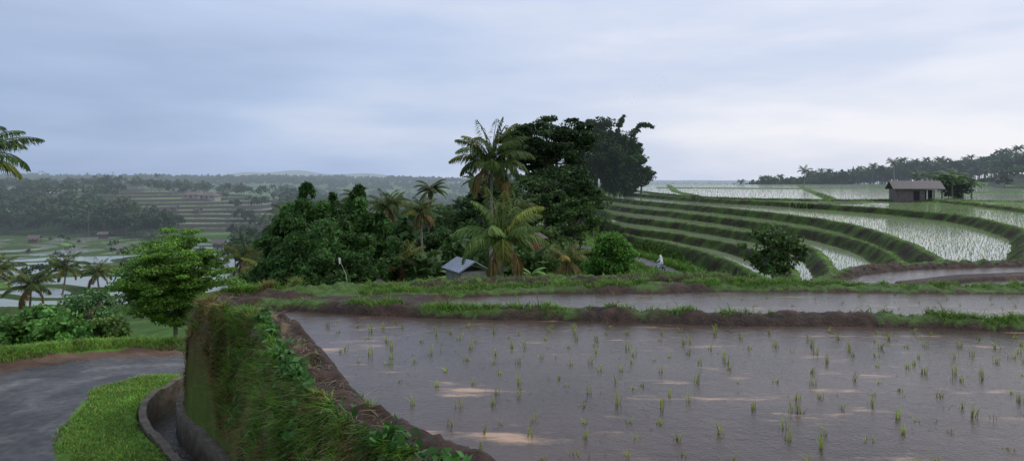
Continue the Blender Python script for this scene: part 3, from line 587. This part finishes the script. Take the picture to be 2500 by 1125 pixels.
def mass(name,zones):
    B=MB()
    for (t0,t1,y0,y1,n,h0,h1,K,c,pf) in zones:
        t=t0+(t1-t0)*rng.random(n); Y=y0+(y1-y0)*rng.random(n); X=t*Y; z,k,_=terrain(X,Y); ok=(k!=2); t,Y,X,z=t[ok],Y[ok],X[ok],z[ok]; n=len(X)
        isp=rng.random(n)<pf; h=h0+(h1-h0)*rng.random(n)
        a=np.where(~isp)[0]; m=len(a)
        if m:
            R=h[a]*(.33+.2*rng.random(m)); nc=7; cd=rdir(m*nc).reshape(m,nc,3); cd[...,2]=np.abs(cd[...,2])*1.1-.25
            cen=np.stack([X[a],Y[a],z[a]+h[a]*.55],1)[:,None]+cd*np.stack([R,R,h[a]*.36],1)[:,None]*.8
            kc=max(4,K//nc); off=rdir(m*nc*kc).reshape(m,nc,kc,3)*(rng.random((m,nc,kc,1))**.4)
            P=cen[:,:,None]+off*(np.stack([R*.5,R*.5,h[a]*.2],1))[:,None,None]
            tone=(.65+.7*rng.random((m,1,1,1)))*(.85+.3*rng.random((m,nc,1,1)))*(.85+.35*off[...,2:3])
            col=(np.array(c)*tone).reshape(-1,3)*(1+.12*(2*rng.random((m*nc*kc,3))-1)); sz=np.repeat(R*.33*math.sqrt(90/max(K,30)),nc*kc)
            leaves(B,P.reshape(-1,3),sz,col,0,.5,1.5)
            for i in a[::1]:
                if Y[i]<700: tube(B,[(X[i],Y[i],z[i]-.3),(X[i],Y[i],z[i]+h[i]*.5)],[h[i]*.025,h[i]*.015],BARK,1,3)
        for i in np.where(isp)[0]:
            H=h[i]*1.05; top=np.array([X[i]+rng.normal()*.6,Y[i],z[i]+H]); tube(B,[(X[i],Y[i],z[i]-.3),top],[.22,.16],BARK,1,4)
            for q in range(13):
                aa=q*2.4+rng.random(); e=math.radians(70-85*q/13); p=top.copy(); hd=np.array([math.cos(aa),math.sin(aa),0]); sd=np.array([-hd[1],hd[0],0]); V=[]; L=3.4
                for s in range(6):
                    w_=.5*math.sin(math.pi*(s+.6)/6.2); V+=[p-sd*w_-np.array([0,0,w_*.8]),p,p+sd*w_-np.array([0,0,w_*.8])]; p=p+(hd*math.cos(e)+np.array([0,0,math.sin(e)]))*L/5; e-=math.radians(17)
                f=[]
                for s in range(5): b=s*3; f+=[(b,b+1,b+4,b+3),(b+1,b+2,b+5,b+4)]
                B.add(V,f,np.array([.045,.065,.022])*(.7+.6*rng.random()),0)
    return B.build(name,[M_leaf,M_bark])
G1=(.028,.050,.018); G2=(.044,.085,.022); G3=(.027,.048,.018)
mass('distant_ridge_trees',[(-.95,.12,1050,1500,1600,9,15,42,G1,.04),(-.95,.2,1500,2200,700,10,16,28,G1,0),(-.35,.25,650,1000,650,8,14,42,G1,.08),(-.95,.95,2200,4500,1500,10,18,20,G1,0)])
mass('valley_woodland_trees',[(-.95,-.56,322,368,210,9,14,110,G1,.08),(-.66,-.5,300,345,60,8,13,110,G1,.08),(-.95,-.33,455,640,130,6,10,70,G1,.12),(-.95,-.60,380,470,80,7,12,80,G1,.1),(-.34,.12,300,620,430,9,14,70,G1,.15),(-.34,-.02,110,290,240,8,13,130,G2,.2),(-.42,-.33,130,420,60,5,9,100,G1,.2),(-.95,-.4,560,900,260,8,12,42,G1,.1)])
mass('plateau_edge_trees',[(.20,.34,700,1300,260,12,18,50,G1,0),(.33,.46,405,470,150,7,12,100,G3,.12),(.44,.6,400,470,140,9,14,110,G3,.3),(.58,.75,390,470,180,9,15,110,G3,.22),(.72,1.0,340,460,230,9,15,110,G3,.22),(.60,.95,245,330,26,4,8,110,(.03,.055,.018),.35)])
mass('valley_undergrowth',[(-.40,.0,62,120,190,2.5,5.5,210,G2,0),(-.85,-.38,45,80,12,1.6,3.0,200,G2,0),(.0,.1,66,100,40,2,4.5,200,G2,0),(-.85,-.4,24,36,16,1.0,2.0,260,(.06,.12,.03),0),(-.9,-.36,125,300,70,2,4,90,G1,.15)])

# ---------------------------------------------------------------- buildings & objects
def meshobj(name,v,f,mat,parent=None):
    me=bpy.data.meshes.new(name); me.from_pydata([tuple(map(float,p)) for p in v],[],f); me.materials.append(mat)
    o=bpy.data.objects.new(name,me); sc.collection.objects.link(o); o.parent=parent; return o
def boxv(x0,x1,y0,y1,z0,z1): return [(x0,y0,z0),(x1,y0,z0),(x1,y1,z0),(x0,y1,z0),(x0,y0,z1),(x1,y0,z1),(x1,y1,z1),(x0,y1,z1)],[(0,3,2,1),(4,5,6,7),(0,1,5,4),(1,2,6,5),(2,3,7,6),(3,0,4,7)]
def box(name,b,mat,parent): v,f=boxv(*b); return meshobj(name,v,f,mat,parent)
def gable(name,w,d,z,h,ov,mat,parent,th=.1):
    a=w/2+ov;b=d/2+ov; v=[(-a,-b,z),(a,-b,z),(a,0,z+h),(-a,0,z+h),(a,b,z),(-a,b,z)]; v+=[(p[0],p[1],p[2]+th) for p in v]
    f=[(0,1,2,3),(3,2,4,5),(6,9,8,7),(9,11,10,8),(0,6,7,1),(5,4,10,11),(0,3,9,6),(3,5,11,9),(1,7,8,2),(2,8,10,4)]
    return meshobj(name,v,f,mat,parent)
def hip(name,w,d,z,h,ov,mat,parent,rl=.35):
    a=w/2+ov;b=d/2+ov;r=w*rl/2; v=[(-a,-b,z),(a,-b,z),(a,b,z),(-a,b,z),(-r,0,z+h),(r,0,z+h)]
    return meshobj(name,v,[(0,1,5,4),(1,2,5),(2,3,4,5),(3,0,4),(0,3,2,1)],mat,parent)
def emp(name,loc,rot=0,s=1):
    o=bpy.data.objects.new(name,None); sc.collection.objects.link(o); o.location=loc; o.rotation_euler=(0,0,rot); o.scale=(s,s,s); return o
M_brick=plain('weathered_brick',(.13,.105,.095),.85,.4,3); M_tin=plain('rusty_tin_roof',(.095,.078,.075),.6,.3,2); M_white=plain('white_paint',(.6,.6,.57),.6,.1)
M_dark=plain('dark_interior',(.015,.013,.012),.9,.2); M_tile=plain('clay_tile_roof',(.13,.09,.075),.8,.3,3); M_blue=plain('zinc_sheet_roof',(.34,.41,.50),.35,.12,1.5); M_wall=plain('plaster_wall',(.26,.24,.21),.8,.2,2); M_thatch=plain('thatch_roof',(.06,.055,.05),.9,.35,8); M_wood=plain('weathered_wood',(.10,.075,.055),.85,.3,8); M_red=plain('red_brick_shrine',(.26,.10,.06),.8,.3,5)
hz=gz(*HUT)
e=emp('farm_hut',(HUT[0],HUT[1],hz),math.radians(-14),1.3)
box('brick_wall',(-3,.9,-1.6,1.6,-.4,1.6),M_brick,e); box('doorway',(-.6,.2,-1.63,-1.5,0,1.35),M_dark,e); box('porch_floor',(.902,3,-1.6,1.6,-.4,.15),M_brick,e); box('back_wall',(.902,3,1.3,1.55,.152,1.5),M_dark,e)
for i,(a,b) in enumerate(((2.85,-1.5),(2.85,1.2),(1.2,-1.5))): box('post_%d'%i,(a-.08,a+.08,b-.08,b+.08,.152,1.6),M_white,e)
gable('roof',6.0,3.2,1.6,1.15,.45,M_tin,e,.12)
x,y,_=W(1137,660,52); zb=gz(x,y); ez=-(657-430)/F*52
e=emp('zinc_roof_house',(x,y,ez),math.radians(-62)); v,f=boxv(-1.5,1.5,-1.05,1.05,zb-ez-.3,0); meshobj('walls',v,f,M_wall,e); gable('roof',3.0,2.1,0,.75,.28,M_blue,e,.06)
for i in range(9):
    for s in (-1,1):
        xx_=-1.7+i*.425; b=1.05+.28; v=[(xx_-.02,s*b,.065),(xx_+.02,s*b,.065),(xx_+.02,0,.815),(xx_-.02,0,.815)]; v=[(a_,b_,c_+.0) for a_,b_,c_ in v]+[(a_,b_,c_+.035) for a_,b_,c_ in v]
        meshobj('roof_rib_%d_%d'%(i,s+1),v,[(0,1,2,3),(4,7,6,5),(0,4,5,1),(1,5,6,2),(2,6,7,3),(3,7,4,0)],M_tin,e)
x,y,_=W(925,700,46); e=emp('thatched_shrine',(x,y,-(706-430)/F*46),.3); box('body',(-.5,.5,-.5,.5,gz(x,y)+(706-430)/F*46-.2,0),M_red,e); hip('roof',1.1,1.1,0,.75,.4,M_thatch,e,.05); box('finial',(-.05,.05,-.05,.05,.72,1.0),M_thatch,e)
x,y,_=W(1312,575,76); zz=gz(x,y); e=emp('brick_shrine',(x,y,-(595-430)/F*76),.2); box('walls',(-.8,.8,-.7,.7,zz+(595-430)/F*76-.3,.7),M_red,e); hip('roof',1.6,1.4,.7,.6,.3,M_tile,e)
def fieldhut(x,y,w,h,mat,rot=0,wallh=None):
    z=gz(x,y); e=emp('field_hut',(x,y,z),rot)
    for i,(a,b) in enumerate(((-1,-1),(1,-1),(1,1),(-1,1))): box('post_%d'%i,(a*w*.42-.08,a*w*.42+.08,b*w*.3-.08,b*w*.3+.08,-.3,h),M_wood,e)
    box('wall_panel',(-w*.40,w*.40,-w*.27,w*.27,.3,h*.75),M_wood,e); gable('roof',w,w*.65,h,w*.28,w*.1,mat,e,.1)
for px,Y,w,h,m_ in ((535,262,4.2,2.2,M_tin),(85,268,4.0,2.1,M_tile),(252,292,3.6,2.1,M_tin),(425,390,3.8,2.2,M_tin),(483,392,3.8,2.2,M_thatch),(700,250,3.6,2.2,M_tin)): fieldhut((px-1250)/F*Y,Y,w,h,m_,rng.random()-.5)
def house(px,Y,w,d,h,mat,rot):
    x=(px-1250)/F*Y; z=gz(x,Y); e=emp('village_house',(x,Y,z+.4),rot); box('walls',(-w/2,w/2,-d/2,d/2,-2,h),M_wall,e); box('door',(-.6,.6,-d/2-.05,-d/2+.05,0,2.1),M_dark,e)
    for i in (-1,1): box('window_%d'%(i+1),(i*w*.3-.6,i*w*.3+.6,-d/2-.05,-d/2+.05,.9,2.0),M_dark,e)
    hip('roof',w,d,h,2.4,.9,mat,e)
for a in ((470,452,11,7,2,M_tile,.1),(512,455,12,7,2,M_tile,-.15),(75,452,12,7,2,M_tile,.1),(115,455,10,7,2.4,M_blue,.3),(45,448,9,6,2,M_thatch,0),(2445,300,9,5,1.6,M_thatch,.1)): house(*a)
B=MB(); x,y,z=W(862,712,40); x2,y2,z2=W(826,628,40); tube(B,[(x,y,z-1.2),(x*.5+x2*.5,y,(z+z2)/2+.05),(x2,y2,z2)],[.03,.022,.012],(.4,.38,.3),0,6)
B.add([(x2,y2,z2),(x2+.13,y2+.02,z2-.05),(x2+.17,y2,z2-.35),(x2+.05,y2,z2-.4)],[(0,1,2,3)],(.75,.75,.75),0); B.build('bamboo_flag_pole',[M_grass])
B=MB()
for k in range(30):
    px=1470+170*rng.random(); py=180+130*rng.random(); 
    if k<6: px=1600+60*rng.random(); py=290+80*rng.random()
    Y=110+40*rng.random(); x,y,z=W(px,py,Y); s=.07+.05*rng.random(); a=rng.random()*6.28; c,sn=math.cos(a),math.sin(a)
    L=[(-.7,0,.02),(.0,.0,0),(.5,0,0),(0,1.3,.45),(-.35,1.2,.4),(0,-1.3,.45),(-.35,-1.2,.4)]
    V=[(x+s*(p[0]*c-p[1]*sn),y+s*(p[0]*sn+p[1]*c),z+s*p[2]) for p in L]; B.add(V,[(1,2,3),(1,3,4),(2,1,5),(1,6,5)],(.03,.03,.035),0)
    B.add([V[0],V[2],(V[1][0],V[1][1],V[1][2]-.12*s*2)],[(0,1,2)],(.03,.03,.035),0)
B.build('bird_flock',[M_bark])

# scooter and rider
def skin(name,verts,edges,rad,mat,parent,root=0,sub=2):
    me=bpy.data.meshes.new(name); me.from_pydata(verts,edges,[]); me.materials.append(mat); o=bpy.data.objects.new(name,me); sc.collection.objects.link(o); o.parent=parent
    md=o.modifiers.new('skin','SKIN'); 
    for i,r in enumerate(rad): me.skin_vertices[0].data[i].radius=(r,r) if not isinstance(r,tuple) else r
    for i in range(len(verts)): me.skin_vertices[0].data[i].use_root=(i==root)
    s=o.modifiers.new('sub','SUBSURF'); s.levels=sub; s.render_levels=sub; return o
M_coat=plain('white_raincoat',(.78,.80,.82),.4,.06); M_helm=plain('helmet_white',(.7,.7,.7),.25,.05); M_blk=plain('black_rubber',(.02,.02,.02),.6,.2); M_skin=plain('skin',(.30,.17,.11),.6,.1); M_body=plain('scooter_grey_paint',(.30,.32,.36),.3,.1)
rx,ry=17.2,77.5; rz=gz(rx,ry); rot=math.radians(25)
es=emp('motor_scooter',(rx,ry,rz),rot)
def torus(name,cy,R,r,mat,par):
    v=[];f=[]
    for i in range(20):
        for k in range(8):
            a=i*math.pi/10;b=k*math.pi/4; v.append((r*1.2*math.sin(b),cy+(R+r*math.cos(b))*math.cos(a),R+r+(R+r*math.cos(b))*math.sin(a))); f.append((i*8+k,i*8+(k+1)%8,((i+1)%20)*8+(k+1)%8,((i+1)%20)*8+k))
    return meshobj(name,v,f,mat,par)
torus('rear_wheel',-.62,.21,.055,M_blk,es); torus('front_wheel',.62,.21,.055,M_blk,es)
skin('body',[(0,-.85,.62),(0,-.45,.62),(0,-.1,.42),(0,.2,.30),(0,.42,.42),(0,.5,.8),(0,.45,.98)],[(0,1),(1,2),(2,3),(3,4),(4,5),(5,6)],[(.08,.07),(.15,.14),(.15,.11),(.16,.06),(.15,.07),(.12,.09),(.09,.08)],M_body,es,1)
skin('seat',[(0,-.75,.80),(0,-.3,.77),(0,.0,.74)],[(0,1),(1,2)],[(.1,.04),(.13,.05),(.09,.04)],M_blk,es)
skin('handlebar',[(-.33,.36,1.02),(0,.45,1.0),(.33,.36,1.02)],[(0,1),(1,2)],[.02,.03,.02],M_blk,es,1,1)
skin('front_fork',[(0,.47,.85),(0,.62,.26)],[(0,1)],[.04,.03],M_blk,es,0,1)
skin('mirrors',[(-.25,.4,1.03),(-.33,.42,1.2),(.25,.4,1.03),(.33,.42,1.2),(0,.44,1.0)],[(0,1),(2,3),(4,0),(4,2)],[.012,.04,.012,.04,.015],M_blk,es,4,1)
box('tail_lamp',(-.07,.07,-.95,-.90,.60,.68),M_red,es)
er=emp('scooter_rider',(rx,ry,rz),rot)
V=[(0,-.28,.92),(0,-.25,1.12),(0,-.18,1.32),(0,-.13,1.45),(0,-.10,1.53), (-.2,-.15,1.40),(-.30,.02,1.18),(-.29,.28,1.07), (.2,-.15,1.40),(.30,.02,1.18),(.29,.28,1.07), (-.12,-.22,.86),(-.2,.12,.82),(-.2,.14,.45),(.12,-.22,.86),(.2,.12,.82),(.2,.14,.45)]
E=[(0,1),(1,2),(2,3),(3,4),(3,5),(5,6),(6,7),(3,8),(8,9),(9,10),(0,11),(11,12),(12,13),(0,14),(14,15),(15,16)]
skin('raincoat_body',V,E,[(.19,.16),(.20,.15),(.21,.14),(.13,.1),.06,.085,.07,.05,.085,.07,.05,.12,.10,.08,.12,.10,.08],M_coat,er,0)
skin('shoes',[(-.2,.12,.36),(-.2,.28,.34),(.2,.12,.36),(.2,.28,.34)],[(0,1),(2,3)],[.05,.04,.05,.04],M_blk,er,0,1)
for s in (-1,1):
    hv=[(.29*s,.28,1.07),(.30*s,.35,1.05)]; he=[(0,1)]; hr=[.035,.035]
    for k in range(4): hv+=[(s*(.27+.02*k),.385,1.06-.002*k),(s*(.27+.02*k),.40,1.03),(s*(.27+.02*k),.375,1.01)]; b=2+3*k; he+=[(1,b),(b,b+1),(b+1,b+2)]; hr+=[.01,.009,.008]
    hv+=[(s*.25,.34,1.035),(s*.255,.37,1.01)]; he+=[(1,14),(14,15)]; hr+=[.011,.009]
    skin('hand_%s'%('l' if s<0 else 'r'),hv,he,hr,M_skin,er,1,1)
skin('head',[(0,-.10,1.52),(0,-.07,1.60),(0,-.05,1.68),(0,.045,1.62)],[(0,1),(1,2),(1,3)],[.055,.085,.09,.02],M_skin,er,1)
skin('helmet',[(0,-.10,1.62),(0,-.08,1.70),(0,-.05,1.73)],[(0,1),(1,2)],[(.12,.11),(.135,.13),(.11,.10)],M_helm,er,1)

# ---------------------------------------------------------------- sky, light, camera
w=bpy.data.worlds.new('World'); sc.world=w; w.use_nodes=True; nt=w.node_tree; N=nt.nodes; Lk=nt.links; N.clear()
sky=N.new('ShaderNodeTexSky'); sky.sky_type='NISHITA'; sky.sun_disc=False; sky.sun_elevation=math.radians(48); sky.sun_rotation=math.radians(70)
bg1=N.new('ShaderNodeBackground'); bg1.inputs[1].default_value=.08; Lk.new(sky.outputs[0],bg1.inputs[0])
tc=N.new('ShaderNodeTexCoord'); sp=N.new('ShaderNodeSeparateXYZ'); Lk.new(tc.outputs['Generated'],sp.inputs[0])
nz=noise(nt,2.4,6,None,.5); mp=N.new('ShaderNodeMapping'); mp.inputs['Scale'].default_value=(1,.8,4.6); mp.inputs['Rotation'].default_value=(0,.16,0); Lk.new(tc.outputs['Generated'],mp.inputs[0]); Lk.new(mp.outputs[0],nz.inputs['Vector'])
mr=N.new('ShaderNodeMapRange'); mr.inputs[1].default_value=-.65; mr.inputs[2].default_value=.55; Lk.new(sp.outputs['X'],mr.inputs[0])
ad=N.new('ShaderNodeMath'); ad.operation='MULTIPLY_ADD'; ad.inputs[1].default_value=1.25; Lk.new(nz.outputs['Fac'],ad.inputs[0]); 
s2=N.new('ShaderNodeMath'); s2.operation='ADD'; s2.inputs[1].default_value=-.60; Lk.new(mr.outputs[0],s2.inputs[0]); Lk.new(s2.outputs[0],ad.inputs[2])
lo=ramp(nt,ad.outputs[0],[(0,(.32,.42,.62)),(.35,(.43,.54,.76)),(.7,(.62,.68,.83)),(1,(.86,.86,.92))])
mz=N.new('ShaderNodeMapRange'); mz.inputs[1].default_value=.08; mz.inputs[2].default_value=.34; mz.inputs[3].default_value=0; mz.inputs[4].default_value=.45; Lk.new(sp.outputs['Z'],mz.inputs[0])
mx=N.new('ShaderNodeMix'); mx.data_type='RGBA'; Lk.new(mz.outputs[0],mx.inputs[0]); Lk.new(lo.outputs[0],mx.inputs[6]); mx.inputs[7].default_value=(.72,.79,.97,1)
bg2=N.new('ShaderNodeBackground'); Lk.new(mx.outputs[2],bg2.inputs[0]); bg2.inputs[1].default_value=1.1
ms=N.new('ShaderNodeMixShader'); ms.inputs[0].default_value=.88; Lk.new(bg1.outputs[0],ms.inputs[1]); Lk.new(bg2.outputs[0],ms.inputs[2])
o=N.new('ShaderNodeOutputWorld'); Lk.new(ms.outputs[0],o.inputs[0])
sl=bpy.data.lights.new('sun','SUN'); sl.energy=1.4; sl.angle=math.radians(25); sl.color=(1,.96,.90); so=bpy.data.objects.new('sun',sl); sc.collection.objects.link(so)
az=math.radians(70); el=math.radians(48); dv=Vector((math.sin(az)*math.cos(el),math.cos(az)*math.cos(el),math.sin(el))); so.rotation_euler=dv.to_track_quat('Z','Y').to_euler()
cam=bpy.data.cameras.new('camera'); cam.sensor_width=36; cam.lens=36*F/2500; cam.shift_y=-132.5/2500; cam.clip_end=20000; cam.clip_start=.05
co=bpy.data.objects.new('camera',cam); sc.collection.objects.link(co); co.location=(0,0,0); co.rotation_euler=(math.radians(90),0,0); sc.camera=co
sc.view_settings.view_transform='Standard'; sc.view_settings.look='None'; sc.view_settings.exposure=0
